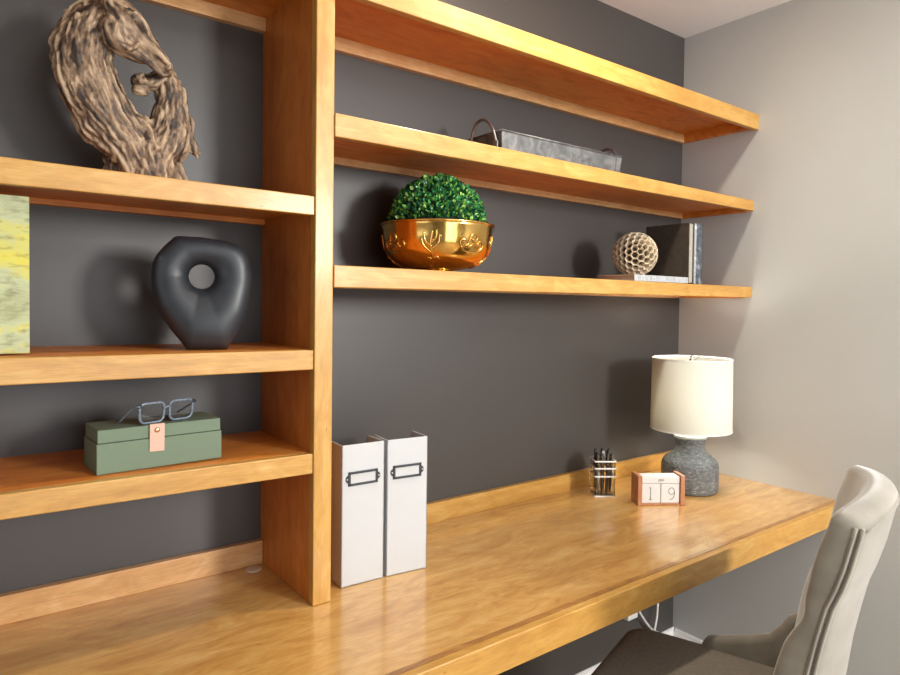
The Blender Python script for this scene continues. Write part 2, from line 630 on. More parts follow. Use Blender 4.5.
# ------------------------------------------------------------------ table lamp
LX, LY = 1.976, -0.244
mt, nt, b = mat('grey_textured_stoneware')
mp = coords(nt, (1, 1, 2.2), jitter=False)
n1 = N(nt, 'ShaderNodeTexNoise')
n1.inputs['Scale'].default_value = 70
n1.inputs['Detail'].default_value = 5
n2 = N(nt, 'ShaderNodeTexVoronoi')
n2.inputs['Scale'].default_value = 190
nt.links.new(mp.outputs[0], n1.inputs['Vector'])
nt.links.new(mp.outputs[0], n2.inputs['Vector'])
rp = ramp(nt, [(0.3, (0.07, 0.078, 0.085)), (0.55, (0.135, 0.145, 0.15)), (0.75, (0.26, 0.275, 0.27))])
nt.links.new(n1.outputs['Fac'], rp.inputs[0])
nt.links.new(rp.outputs[0], b.inputs['Base Color'])
b.inputs['Roughness'].default_value = 0.55
ad = N(nt, 'ShaderNodeMath', operation='ADD')
nt.links.new(n1.outputs['Fac'], ad.inputs[0])
nt.links.new(n2.outputs['Distance'], ad.inputs[1])
bump(nt, b, ad.outputs[0], 0.8, 0.003)
M['stoneware'] = mt
M['glaze'] = plain('pale_grey_glaze', (0.42, 0.46, 0.45), 0.4)
mt, nt, b = mat('cream_lamp_shade_cloth')
b.inputs['Base Color'].default_value = (0.62, 0.62, 0.55, 1)
b.inputs['Roughness'].default_value = 0.9
tr = N(nt, 'ShaderNodeBsdfTranslucent')
tr.inputs[0].default_value = (0.90, 0.87, 0.66, 1)
mx = N(nt, 'ShaderNodeMixShader')
mx.inputs[0].default_value = 0.11
out = nt.nodes['Material Output']
nt.links.new(b.outputs[0], mx.inputs[1])
nt.links.new(tr.outputs[0], mx.inputs[2])
nt.links.new(mx.outputs[0], out.inputs[0])
M['shade'] = mt
M['chrome'] = plain('brushed_nickel', (0.6, 0.58, 0.54), 0.25, 1.0)
M['shade_trim'] = plain('white_shade_binding', (0.80, 0.79, 0.74), 0.8, var=0.02)

t = thing('table_lamp', 'lit table lamp with cream drum shade and grey stoneware base', 'lamp', (LX, LY, ZD + .0006))
prof = [(0.004, 0.0), (0.086, 0.0), (0.0905, 0.004), (0.0920, 0.012), (0.0925, 0.05), (0.0920, 0.085), (0.0895, 0.096),
        (0.083, 0.107), (0.070, 0.117), (0.057, 0.126), (0.049, 0.135), (0.0455, 0.146), (0.0455, 0.156), (0.049, 0.168), (0.053, 0.176), (0.053, 0.178)]
MB().lathe(prof, 56).build('base', M['stoneware'], t, smooth=True)
MB().lathe([(0.050, 0.1775), (0.0535, 0.1785), (0.0535, 0.185), (0.050, 0.1875), (0.010, 0.1875)], 48).build('lip', M['glaze'], t, smooth=True)
MB().lathe([(0.010, 0.187), (0.010, 0.232), (0.018, 0.234), (0.018, 0.262), (0.006, 0.264)], 20).build('socket', M['chrome'], t, smooth=True)
H0, H1, RB, RT = 0.206, 0.447, 0.1310, 0.1285
seg = 72
sh = MB()
th = 0.0012
sh.lathe([(RB, H0), (RT, H1), (RT - th, H1), (RB - th, H0), (RB, H0)], seg, cap0=False, cap1=False)
shade = sh.build('lamp_shade', M['shade'], t, smooth=True, label='cream fabric drum shade')
for z, r in ((H0, RB), (H1 - 0.004, RT)):
    MB().lathe([(r + .0008, z), (r + .0008, z + .004), (r - .0022, z + .004), (r - .0022, z), (r + .0008, z)], seg, cap0=False, cap1=False).build('rim_binding', M['shade_trim'], shade, smooth=False)
hp = MB()
for k in range(3):
    a = R(120 * k + 20)
    hp.tube([(0, 0, H1 - .012), (RT * .98 * math.cos(a), RT * .98 * math.sin(a), H1 - 0.004)], 0.0016, 6)
for s in (-1, 1):
    hp.tube(smooth_curve([(s * .012, 0, .236), (s * .045, 0, .30), (s * .042, 0, .39), (0, 0, H1 - .012)], 8), 0.0015, 6)
hp.build('harp', M['chrome'], t, smooth=True)
MB().lathe([(0.003, H1 - .014), (0.009, H1 - .010), (0.010, H1 - .006), (0.004, H1 - .002), (0.0075, H1 + .003), (0.0075, H1 + .007), (0.002, H1 + .011)], 20).build('finial', M['chrome'], t, smooth=True)
mt, nt, b = mat('warm_glowing_bulb')
b.inputs['Base Color'].default_value = (0.9, 0.88, 0.8, 1)
b.inputs['Emission Color'].default_value = (1.0, 0.96, 0.86, 1)
b.inputs['Emission Strength'].default_value = 105.0
M['bulb'] = mt
MB().lathe([(0.012, 0.262), (0.014, 0.275), (0.026, 0.30), (0.030, 0.318), (0.026, 0.338), (0.014, 0.350), (0.002, 0.352)], 24).build('bulb', M['bulb'], t, smooth=True)

# ------------------------------------------------------------------ block calendar
M['cherry'] = wood('reddish_cherry_wood', (0.30, 0.11, 0.05), (0.42, 0.18, 0.085), (0.52, 0.26, 0.14), 'Z', 0.5, 0.1)
M['white_paint'] = plain('white_painted_wood', (0.62, 0.62, 0.62), 0.6, var=0.03)
M['ink'] = plain('dark_ink', (0.035, 0.035, 0.04), 0.6)
CA = math.atan2(-0.0746, 0.1157)
t = thing('block_calendar', 'wooden block calendar showing 1 and 9 in front of the lamp', 'calendar', (1.6765, -0.2585, ZD + .0006), CA)
CW, CDp, CH = 0.1500, 0.062, 0.0930
st = 0.0135
fb = MB()
fb.box((0, 0, 0), (st, CDp, CH)).box((CW - st, 0, 0), (CW, CDp, CH)).box((st, 0.004, 0), (CW - st, CDp, 0.006)).box((st, CDp - .004, .006), (CW - st, CDp, CH - .012))
fb.build('frame', M['cherry'], t, bevel=0.0012)
bw = (CW - 2 * st - 0.004) / 2
for k in range(2):
    x0 = st + 0.001 + k * (bw + 0.002)
    c = MB().box((x0, 0.006, 0.0065), (x0 + bw, 0.055, 0.0668)).build('number_block', M['white_paint'], t, bevel=0.0015)
    d = MB()
    cx, cz = x0 + bw * (0.46 if k == 0 else 0.56), 0.0362
    h = 0.0190
    if k == 0:
        strokes = [[(0.000, -h), (0.000, h)], [(0.000, h), (-0.004, h - .001)], [(-0.005, -h), (0.005, -h)]]
    else:
        strokes = [[(0.009 * math.cos(R(a)), 0.0075 + 0.0105 * math.sin(R(a))) for a in range(0, 361, 15)],
                   smooth_curve([Vector((0.009, 0.009, 0)), Vector((0.0095, -0.002, 0)), Vector((0.006, -0.013, 0)), Vector((0.000, -0.018, 0)), Vector((-0.006, -0.0185, 0))], 6)]
    for s in strokes:
        d.tube([(cx + p[0], 0.0058, cz + p[1]) for p in s], 0.0009, 6)
    d.build('numeral', M['ink'], c, smooth=True)
mb_ = MB().box((st + .0008, 0.006, 0.0678), (CW - st - .0008, 0.055, 0.0880)).build('month_bar', M['white_paint'], t, bevel=0.0012)
cu = bpy.data.curves.new('month', 'FONT')
cu.body = 'JAN'
cu.size = 0.0105
cu.align_x = 'CENTER'
cu.align_y = 'CENTER'
cu.extrude = 0.0002
to = bpy.data.objects.new('month_tmp', cu)
COL.objects.link(to)
bpy.context.view_layer.update()
me = bpy.data.meshes.new_from_object(to.evaluated_get(bpy.context.evaluated_depsgraph_get()))
bpy.data.objects.remove(to)
o = bpy.data.objects.new('month_lettering', me)
COL.objects.link(o)
me.materials.clear()
me.materials.append(M['ink'])
o.parent = mb_
o.location = (CW / 2, 0.0057, 0.0780)
o.rotation_euler = (R(90), 0, 0)

# ------------------------------------------------------------------ acrylic pen cup and pens
M['acrylic'] = glass('clear_acrylic', (0.98, 0.99, 1.0), 1.40)
M['acrylic_edge'] = plain('frosted_acrylic_edge', (0.75, 0.77, 0.78), 0.35, var=0.02)
PA = math.atan2(-0.0374, 0.0539)
t = thing('pen_cup', 'clear square acrylic pen cup with ridged rim near the back wall', 'pen cup', (1.6412, -0.1181, ZD + .0006), PA)
S, H, w = 0.0655, 0.116, 0.003
c = MB()
c.box((0, 0, 0), (S, w, H)).box((0, S - w, 0), (S, S, H)).box((0, w, 0), (w, S - w, H)).box((S - w, w, 0), (S, S - w, H)).box((w, w, 0), (S - w, S - w, 0.005))
c.build('cup', M['acrylic'], t)
for z in (0.115, 0.092, 0.066):
    r_ = MB()
    q = 0.0022
    r_.box((-q, -q, z - q), (S + q, 0, z + q)).box((-q, S, z - q), (S + q, S + q, z + q)).box((-q, 0, z - q), (0, S, z + q)).box((S, 0, z - q), (S + q, S, z + q))
    r_.build('ridge', M['acrylic_edge'], t, label='pale ridge around the cup')
MB().box((-.001, -.001, 0), (S + .001, S + .001, 0.0035)).build('foot', M['acrylic_edge'], t)
M['pen_black'] = plain('glossy_black_plastic', (0.015, 0.016, 0.018), 0.25)
M['pen_white'] = plain('glossy_white_plastic', (0.75, 0.75, 0.74), 0.3)
M['pen_grey'] = plain('silver_pen_barrel', (0.45, 0.46, 0.48), 0.3, 0.7)
pens = [(0.014, 0.016, 4, -6, 'g'), (0.026, 0.013, -3, -3, 'w'), (0.040, 0.016, 2, 4, 'w'), (0.052, 0.018, 5, 6, 'w'), (0.018, 0.034, -5, -4, 'g'),
        (0.034, 0.034, 1, 0, 'k'), (0.049, 0.036, -2, 5, 'k'), (0.016, 0.051, 3, -5, 'w'), (0.034, 0.052, -4, 2, 'k'), (0.051, 0.052, -3, 4, 'g')]
rnd = random.Random(4)
pm = Matrix.Translation((1.6412, -0.1181, ZD)) @ Matrix.Rotation(PA, 4, 'Z')
nm = {'k': 'black', 'w': 'white', 'g': 'silver'}
lab = ['silver pen at the front left corner of the pen cup', 'white pen second from the left at the front of the pen cup', 'white pen third from the left at the front of the pen cup',
       'white pen at the front right corner of the pen cup', 'silver pen against the left side of the pen cup', 'black pen standing in the centre of the pen cup',
       'black pen against the right side of the pen cup', 'white pen at the rear left corner of the pen cup', 'black pen at the middle of the rear of the pen cup', 'silver pen at the rear right corner of the pen cup']
for i, (px_, py_, ax, ay, kind) in enumerate(pens):
    p0 = pm @ Vector((px_, py_, 0.007))
    t = thing('pen', lab[i], 'pen', p0, 0, 'pens in the acrylic cup')
    ax, ay = ax * .35, ay * .35
    t.rotation_euler = (R(ax), R(ay), PA)
    L = 0.136 + rnd.uniform(-.006, .008)
    body = {'k': M['pen_black'], 'w': M['pen_white'], 'g': M['pen_grey']}[kind]
    MB().lathe([(0.001, 0), (0.0015, 0.003), (0.004, 0.014), (0.0045, 0.03), (0.0045, L * .62)], 12).build('barrel', body, t, smooth=True)
    MB().lathe([(0.0049, L * .62), (0.0049, L - .004), (0.0030, L - .002), (0.0028, L)], 12).build('cap', M['pen_black'] if kind != 'k' else M['pen_white'] if i % 2 else M['pen_black'], t, smooth=True)
    MB().box((-0.0012, -0.0075, L * .70), (0.0012, -0.006, L - .004)).box((-0.0012, -0.0075, L - .007), (0.0012, -0.003, L - .004)).build('clip', M['chrome'], t)

# ------------------------------------------------------------------ brass bowl with boxwood ball
BX, BY = 0.968, -0.160
mt, nt, b = mat('hammered_brass')
mp = coords(nt, (1, 1, 1), jitter=False)
n1 = N(nt, 'ShaderNodeTexNoise')
n1.inputs['Scale'].default_value = 14
n1.inputs['Detail'].default_value = 3
nt.links.new(mp.outputs[0], n1.inputs['Vector'])
rp = ramp(nt, [(0.3, (0.60, 0.33, 0.07)), (0.7, (0.80, 0.52, 0.16))])
nt.links.new(n1.outputs['Fac'], rp.inputs[0])
nt.links.new(rp.outputs[0], b.inputs['Base Color'])
b.inputs['Metallic'].default_value = 1
b.inputs['Roughness'].default_value = 0.13
n2 = N(nt, 'ShaderNodeTexNoise')
n2.inputs['Scale'].default_value = 22
nt.links.new(mp.outputs[0], n2.inputs['Vector'])
bump(nt, b, n2.outputs['Fac'], 0.12, 0.004)
M['brass'] = mt
t = thing('brass_bowl', 'shiny brass bowl with scroll ornaments on the lowest long shelf', 'bowl', (BX, BY, ZLO))
BS = 1.04
prof = [(0.034, 0.0), (0.036, 0.004), (0.034, 0.008), (0.050, 0.010), (0.078, 0.015), (0.104, 0.027), (0.120, 0.043), (0.1285, 0.062), (0.1325, 0.085), (0.1350, 0.108), (0.1380, 0.116)]
prof = [(a * BS, b_ * 1.03) for a, b_ in prof]
inner = [(r - .0035, z + .003) for r, z in prof[3:]][::-1]
MB().lathe(prof + [(0.1365 * BS, 0.1212)] + inner, 72, cap0=True, cap1=True).build('body', M['brass'], t, smooth=True)
MB().tube([(0.1385 * BS * math.cos(2 * PI * k / 72), 0.1385 * BS * math.sin(2 * PI * k / 72), 0.1203) for k in range(72)], 0.0026, 8, closed=True).build('rim', M['brass'], t, smooth=True)
MB().lathe([(0.0355, 0), (0.042, 0.001), (0.042, 0.004), (0.036, 0.0075)], 48).build('foot', M['brass'], t, smooth=True)


def bowl_pt(ang, z, off=0.0008):
    r = interp([(z_, r_) for r_, z_ in prof[3:]], z) + off
    return Vector((r * math.cos(ang), r * math.sin(ang), z))


scroll = [[(-.028, .0), (-.016, -.010), (.004, -.012), (.022, -.008), (.030, .004), (.022, .012), (.012, .006), (.018, -.002)],
          [(-.028, .0), (-.030, .010), (-.020, .014), (-.012, .006), (-.018, .000)],
          [(-.010, .010), (-.006, .024), (.006, .026), (.010, .016), (.002, .010), (-.004, .016)],
          [(-.012, -.002), (.000, .004), (.012, -.002)]]
leafy = [[(0, -.040), (.001, -.02), (-.002, 0), (.003, .026)], [(0, -.018), (-.014, -.006), (-.020, .012)], [(0, -.006), (-.012, .006), (-.014, .024)],
         [(0, -.012), (.013, .0), (.016, .018)], [(0, .0), (.009, .012), (.010, .028)], [(0, -.030), (.012, -.026), (.016, -.036), (.006, -.042), (0, -.034)],
         [(0, -.030), (-.010, -.028), (-.014, -.038), (-.004, -.044)]]
view = math.atan2(-1.5 - BY, -BX)
for k in range(8):
    ang = view + R(-6) + k * R(45)
    kind = leafy if k % 2 == 0 else scroll
    zc = 0.066 if k % 2 == 0 else 0.062
    mb = MB()
    for s in kind:
        pts = smooth_curve([Vector((a, b_, 0)) for a, b_ in s], 5)
        mb.tube([bowl_pt(ang + 1.2 * p.x / 0.132, max(.016, min(.11, zc + 1.15 * p.y))) for p in pts], 0.0025, 6)
    mb.build('scroll_ornament' if k % 2 else 'leaf_ornament', M['brass'], t, smooth=True)

mt, nt, b = mat('boxwood_leaf')
g = N(nt, 'ShaderNodeNewGeometry')
rp = ramp(nt, [(0.0, (0.012, 0.085, 0.045)), (0.35, (0.022, 0.17, 0.055)), (0.65, (0.05, 0.30, 0.065)), (0.86, (0.20, 0.48, 0.06)), (1.0, (0.45, 0.66, 0.18))])
nt.links.new(g.outputs['Random Per Island'], rp.inputs[0])
nt.links.new(rp.outputs[0], b.inputs['Base Color'])
b.inputs['Roughness'].default_value = 0.38
M['leaf'] = mt
t = thing('boxwood_ball', 'dense green boxwood ball growing out of the brass bowl', 'plant', (BX, BY, ZLO + 0.1252))
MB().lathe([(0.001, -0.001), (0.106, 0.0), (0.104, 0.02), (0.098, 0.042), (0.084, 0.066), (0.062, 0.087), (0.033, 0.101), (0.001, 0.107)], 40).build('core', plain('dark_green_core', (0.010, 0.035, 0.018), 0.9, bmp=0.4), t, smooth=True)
rnd = random.Random(11)
mb = MB()
nl = 0
while nl < 3000:
    v = Vector((rnd.gauss(0, 1), rnd.gauss(0, 1), rnd.gauss(0, 1))).normalized()
    if v.z < 0.03:
        continue
    nl += 1
    rr = 0.1085 + rnd.uniform(-.008, .011)
    p = v * rr
    p.z = max(p.z, 0.004)
    ax = (v + Vector((rnd.uniform(-.9, .9), rnd.uniform(-.9, .9), rnd.uniform(.0, .9)))).normalized()
    sd = ax.cross(Vector((rnd.uniform(-1, 1), rnd.uniform(-1, 1), rnd.uniform(-1, 1)))).normalized()
    nn = ax.cross(sd)
    L, Wd = rnd.uniform(.009, .0135), rnd.uniform(.0032, .0048)
    q = [p, p + ax * L * .35 + sd * Wd + nn * .001, p + ax * L * .75 + sd * Wd * .8, p + ax * L + nn * .001, p + ax * L * .75 - sd * Wd * .8, p + ax * L * .35 - sd * Wd + nn * .001, p + ax * L * .5 - nn * .0012]
    vs_ = [mb.bm.verts.new(x) for x in q]
    for a, b_ in ((0, 1), (1, 2), (2, 3), (3, 4), (4, 5), (5, 0)):
        mb.bm.faces.new((vs_[a], vs_[b_], vs_[6]))
mb.build('foliage', M['leaf'], t, smooth=False)

# ------------------------------------------------------------------ honeycomb ball and books
FBX, FBW, FBT = 1.5985, 0.2760, 0.0190
mt, nt, b = mat('pale_grey_printed_cover')
mp = coords(nt, (1, 1, 1), jitter=False)
n1 = N(nt, 'ShaderNodeTexNoise')
n1.inputs['Scale'].default_value = 160
mp.inputs['Scale'].default_value = (1.6, 0.05, 0.25)
nt.links.new(mp.outputs[0], n1.inputs['Vector'])
rp = ramp(nt, [(0.40, (0.28, 0.29, 0.31)), (0.50, (0.42, 0.44, 0.46))])
nt.links.new(n1.outputs['Fac'], rp.inputs[0])
nt.links.new(rp.outputs[0], b.inputs['Base Color'])
b.inputs['Roughness'].default_value = 0.5
M['grey_cover'] = mt
M['pages'] = plain('cream_page_edges', (0.34, 0.31, 0.26), 0.85, var=0.10, scale=120)
M['brown_cover'] = plain('dark_brown_leather', (0.050, 0.040, 0.032), 0.5, var=0.25, scale=14, bmp=0.1)
M['navy'] = plain('navy_cloth', (0.020, 0.028, 0.042), 0.55)
t = thing('flat_book', 'pale grey book lying flat under the honeycomb ball', 'book', (FBX, -0.289, ZLO))
MB().box((0, 0, 0), (FBW, .002, FBT)).build('spine', M['grey_cover'], t, bevel=0.0006)
MB().box((0, .0021, 0), (FBW, .140, .002)).box((0, .0021, FBT - .002), (FBW, .140, FBT)).build('cover', plain('tan_board', (0.46, 0.33, 0.25), 0.6), t)
MB().box((.004, .0022, .002), (FBW - .004, .136, FBT - .002)).build('pages', M['pages'], t)

t = thing('upright_book', 'dark brown hardback standing upright next to the honeycomb ball', 'book', (FBX + FBW + .0015, -0.289, ZLO))
BW_, BH, BD = 0.030, 0.196, 0.165
MB().box((0, 0, 0), (.0025, BD, BH)).box((BW_ - .0055, 0, 0), (BW_, BD, BH)).box((0, BD - .003, 0), (BW_, BD, BH)).build('cover', M['brown_cover'], t, bevel=0.0008)
MB().box((.0026, .003, .003), (BW_ - .0056, BD - .003, BH - .003)).build('pages', M['pages'], t)

mt, nt, b = mat('grey_marbled_spine')
mp = coords(nt, (1, 1, 1), jitter=False)
n1 = N(nt, 'ShaderNodeTexNoise')
n1.inputs['Scale'].default_value = 48
n1.inputs['Detail'].default_value = 6
n1.inputs['Distortion'].default_value = 1.2
nt.links.new(mp.outputs[0], n1.inputs['Vector'])
rp = ramp(nt, [(0.35, (0.03, 0.037, 0.05)), (0.55, (0.08, 0.09, 0.105)), (0.70, (0.30, 0.32, 0.34))])
nt.links.new(n1.outputs['Fac'], rp.inputs[0])
nt.links.new(rp.outputs[0], b.inputs['Base Color'])
b.inputs['Roughness'].default_value = 0.35
M['marble'] = mt
t = thing('upright_book', 'navy book with grey marbled spine standing rightmost on the shelf', 'book', (FBX + FBW + .0330, -0.288, ZLO))
SW = 0.054
MB().box((0, .003, 0), (.003, BD, BH)).box((SW - .003, .003, 0), (SW, BD, BH)).build('cover', M['navy'], t, bevel=0.0008)
MB().prism([(0.006, 0.004), (0.012, 0.0005), (0.027, -0.002), (0.042, 0.0005), (SW - .002, 0.004), (SW - .002, .006), (0.006, .006)], lambda p, s: (p[0], p[1], s), 0, BH).build('spine', M['marble'], t, label='grey marbled spine')
MB().box((.0031, .0065, .003), (SW - .0031, BD - .004, BH - .003)).build('pages', M['pages'], t)

# honeycomb ball: dual of an icosphere, every cell sunk to a dark floor
HR = 0.0705
HY = -0.190
HX = 1.729
bm0 = bmesh.new()
bmesh.ops.create_icosphere(bm0, subdivisions=3, radius=1)
bm0.verts.ensure_lookup_table()
bm0.faces.ensure_lookup_table()
fc = [f.calc_center_median().normalized() for f in bm0.faces]
rim, cell = MB(), MB()
for v in bm0.verts:
    fs = [f.index for f in v.link_faces]
    nrm = v.co.normalized()
    a0 = nrm.orthogonal().normalized()
    a1 = nrm.cross(a0)
    fs.sort(key=lambda i: math.atan2(fc[i].dot(a1), fc[i].dot(a0)))
    P = [fc[i] for i in fs]
    c0 = sum(P, Vector()) / len(P)
    outer = [rim.bm.verts.new(p * HR) for p in P]
    crest = [rim.bm.verts.new((p.lerp(c0, 0.05)).normalized() * HR * 1.012) for p in P]
    inn = [rim.bm.verts.new((p.lerp(c0, 0.15)).normalized() * HR * 0.995) for p in P]
    deep = [rim.bm.verts.new((p.lerp(c0, 0.20)).normalized() * HR * 0.80) for p in P]
    n = len(P)
    for A, B in ((outer, crest), (crest, inn), (inn, deep)):
        for i in range(n):
            j = (i + 1) % n
            rim.bm.faces.new((A[i], A[j], B[j], B[i]))
bm0.free()
bmesh.ops.remove_doubles(rim.bm, verts=rim.bm.verts, dist=1e-5)
t = thing('honeycomb_ball', 'cream honeycomb patterned decorative ball on the flat grey book', 'ornament', (HX, HY, ZLO + FBT + HR * 1.008))
rt_ = Matrix.Rotation(R(25), 4, 'X') @ Matrix.Rotation(R(12), 4, 'Y')
rim.xf(rt_).build('lattice', plain('antique_cream_glaze', (0.55, 0.46, 0.33), 0.38, var=0.25, scale=60), t)
cell.ball((0, 0, 0), HR * 0.81, 4).build('core', plain('dark_brown_inside', (0.045, 0.030, 0.02), 0.7), t, smooth=True)

# ------------------------------------------------------------------ galvanized tray
mt, nt, b = mat('galvanized_zinc')
mp = coords(nt, (1, 1, 1), jitter=False)
n1 = N(nt, 'ShaderNodeTexNoise')
n1.inputs['Scale'].default_value = 32
n1.inputs['Detail'].default_value = 5
n1.inputs['Distortion'].default_value = 1.0
nt.links.new(mp.outputs[0], n1.inputs['Vector'])
rp = ramp(nt, [(0.3, (0.09, 0.095, 0.10)), (0.5, (0.135, 0.145, 0.15)), (0.7, (0.21, 0.22, 0.225))])
nt.links.new(n1.outputs['Fac'], rp.inputs[0])
nt.links.new(rp.outputs[0], b.inputs['Base Color'])
b.inputs['Metallic'].default_value = 0.55
b.inputs['Roughness'].default_value = 0.5
bump(nt, b, n1.outputs['Fac'], 0.15, 0.002)
M['zinc'] = mt
M['rust'] = plain('dull_dark_iron', (0.30, 0.295, 0.29), 0.4, 0.8)
TXL, TXR, TYF, TYB = 1.146, 1.640, -0.200, -0.060
t = thing('galvanized_tray', 'long galvanized metal tray with ring handles on the middle long shelf', 'tray', ((TXL + TXR) / 2, (TYF + TYB) / 2, ZMI))
hx, hy, th_ = (TXR - TXL) / 2, (TYB - TYF) / 2, 0.078


def ring(sx, sy, z):
    return [(-sx, -sy, z), (sx, -sy, z), (sx, sy, z), (-sx, sy, z)]


tp, g_ = 0.008, 0.0015
MB().loft([ring(hx - tp, hy - tp, 0), ring(hx, hy, th_), ring(hx - g_, hy - g_, th_), ring(hx - tp - g_, hy - tp - g_, g_)], True, True, True).build('pan', M['zinc'], t)
MB().tube([(-hx, -hy, th_), (hx, -hy, th_)], .0028, 8).tube([(-hx, hy, th_), (hx, hy, th_)], .0028, 8).tube([(-hx, -hy, th_), (-hx, hy, th_)], .0028, 8).tube([(hx, -hy, th_), (hx, hy, th_)], .0028, 8).build('rolled_rim', M['zinc'], t, smooth=True)
for sx, sy in ((-1, -1), (1, -1), (1, 1), (-1, 1)):
    MB().hexa([(sx * (hx - tp + .0015), sy * (hy - tp - .020), 0.001), (sx * (hx + .0015), sy * (hy - .020), th_ - .004), (sx * (hx - tp + .0015), sy * (hy - tp + .0015), 0.001), (sx * (hx + .0015), sy * (hy + .0015), th_ - .004),
               (sx * (hx - tp - .022), sy * (hy - tp - .020) * 0 + sy * (hy - tp + .0005), 0.001), (sx * (hx - .022), sy * (hy + .0005), th_ - .004), (sx * (hx - tp - .022), sy * (hy - tp + .0015), 0.001), (sx * (hx - .022), sy * (hy + .0015), th_ - .004)]).build('corner_strap', M['zinc'], t)
for s in (-1, 1):
    h = MB()
    arc = [(s * (hx + .004 + .010 * math.sin(R(a))), 0.052 * math.cos(R(a)), th_ - .034 + 0.072 * math.sin(R(a))) for a in range(0, 181, 10)]
    h.tube(arc, 0.0042, 8)
    hd = h.build('ring_handle', M['rust'], t, smooth=True)
    for q in (-.052, .052):
        MB().box((s * (hx + .006) - .002, q - .008, th_ - .044), (s * (hx + .006) + .002, q + .008, th_ - .026)).build('handle_bracket', M['rust'], hd)


# ------------------------------------------------------------------ black pebble vase with a hole
mt, nt, b = mat('matte_black_ceramic')
mp = coords(nt, (1, 1, 1), jitter=False)
n1 = N(nt, 'ShaderNodeTexNoise')
n1.inputs['Scale'].default_value = 18
n1.inputs['Detail'].default_value = 6
nt.links.new(mp.outputs[0], n1.inputs['Vector'])
rp = ramp(nt, [(0.4, (0.016, 0.019, 0.024)), (0.68, (0.025, 0.029, 0.036)), (0.76, (0.09, 0.10, 0.11))])
nt.links.new(n1.outputs['Fac'], rp.inputs[0])
nt.links.new(rp.outputs[0], b.inputs['Base Color'])
b.inputs['Roughness'].default_value = 0.42
M['black_ceramic'] = mt
VX, VY = 0.376, -0.200
out_px = [(176.5, 238), (200, 238), (226, 241), (238, 245), (245, 251.5), (249, 261), (250.3, 275), (250, 287), (247.5, 305), (244, 321), (236, 335), (226, 349.5),
          (206, 350), (187, 349.5), (172, 330), (160, 311), (155.5, 295), (154, 279), (155, 266), (158.5, 258), (165, 249.5)]
kx, kz = 0.001895, 0.00194
outl = [Vector(((u - 202) * kx, 0, (349.5 - v) * kz)) for u, v in out_px]
hc = Vector(((201.5 - 202) * kx, 0, (349.5 - 277.5) * kz))
NA = 96
loops = []


def ray_out(a):
    d = Vector((math.cos(a), 0, math.sin(a)))
    best = 0
    for i in range(len(outl)):
        p, q = outl[i] - hc, outl[(i + 1) % len(outl)] - hc
        e = q - p
        den = d.x * e.z - d.z * e.x
        if abs(den) < 1e-9:
            continue
        tt = (p.x * e.z - p.z * e.x) / den
        ss = (p.x * d.z - p.z * d.x) / den
        if tt > 0 and -1e-6 <= ss <= 1 + 1e-6:
            best = max(best, tt)
    return best


for k in range(NA):
    a = 2 * PI * k / NA
    ro = ray_out(a)
    ri = 0.0235
    d = Vector((math.cos(a), 0, math.sin(a)))
    lp = []
    span = ro - ri
    T = 0.030 + 0.012 * max(0, -math.sin(a))
    for j in range(28):
        ph = 2 * PI * j / 28
        s = 0.5 - 0.5 * math.cos(ph)
        y = math.sin(ph)
        y = math.copysign(abs(y) ** 0.75, y) * T
        # the bulge sits nearer the rim, dipping into the hole like a funnel
        s = s ** 0.85
        lp.append(hc + d * (ri + span * s) + Vector((0, y, 0)))
    loops.append(lp)
loops.append(loops[0])
vb = MB()
vb.loft(loops, True, False, False)
bmesh.ops.remove_doubles(vb.bm, verts=vb.bm.verts, dist=1e-6)
zmin = min(v.co.z for v in vb.bm.verts)
for v in vb.bm.verts:
    v.co.z -= zmin
    if v.co.z < 0.004:
        v.co.z = 0.0
    if 0.2185 < v.co.z:
        pass
o = vb.build('ring_vase', M['black_ceramic'], None, smooth=True, loc=(VX, VY, Z2 + .0006), rotz=R(-14))
tag(o, 'matte black pebble shaped vase with round hole through it', 'vase')

# ------------------------------------------------------------------ yellow-green art panel
mt, nt, b = mat('distressed_yellow_green_paint')
mp = coords(nt, (1, 1, 1), jitter=False)
nA = N(nt, 'ShaderNodeTexNoise')
nA.inputs['Scale'].default_value = 9
nA.inputs['Detail'].default_value = 8
nA.inputs['Roughness'].default_value = 0.7
mp.inputs['Scale'].default_value = (0.55, 1, 1.5)
mp.inputs['Location'].default_value = (3.1, 0, 1.7)
nt.links.new(mp.outputs[0], nA.inputs['Vector'])
rp = ramp(nt, [(0.30, (0.20, 0.17, 0.09)), (0.40, (0.33, 0.35, 0.18)), (0.49, (0.42, 0.46, 0.27)), (0.54, (0.50, 0.49, 0.16)), (0.64, (0.58, 0.52, 0.07))])
nt.links.new(nA.outputs['Fac'], rp.inputs[0])
nB = N(nt, 'ShaderNodeTexNoise')
nB.inputs['Scale'].default_value = 75
nB.inputs['Detail'].default_value = 4
nt.links.new(mp.outputs[0], nB.inputs['Vector'])
rB = ramp(nt, [(0.30, (0.45, 0.40, 0.33)), (0.48, (1, 1, 1))])
nt.links.new(nB.outputs['Fac'], rB.inputs[0])
mm = N(nt, 'ShaderNodeMix', data_type='RGBA', blend_type='MULTIPLY')
mm.inputs[0].default_value = 0.75
nt.links.new(rp.outputs[0], mm.inputs[6])
nt.links.new(rB.outputs[0], mm.inputs[7])
nt.links.new(mm.outputs[2], b.inputs['Base Color'])
b.inputs['Roughness'].default_value = 0.6
M['art'] = mt
t = thing('painted_panel', 'distressed yellow and green painted panel at the far left edge', 'artwork', (-0.20, -0.236, Z2 + .005))
MB().box((0, 0, 0), (0.2905, 0.018, 0.2560)).build('painted_face', M['art'], t, bevel=0.001)
MB().box((0.012, 0.018, 0.0), (0.278, 0.030, 0.2440)).build('backing_frame', plain('raw_pine', (0.5, 0.36, 0.2), 0.7), t)

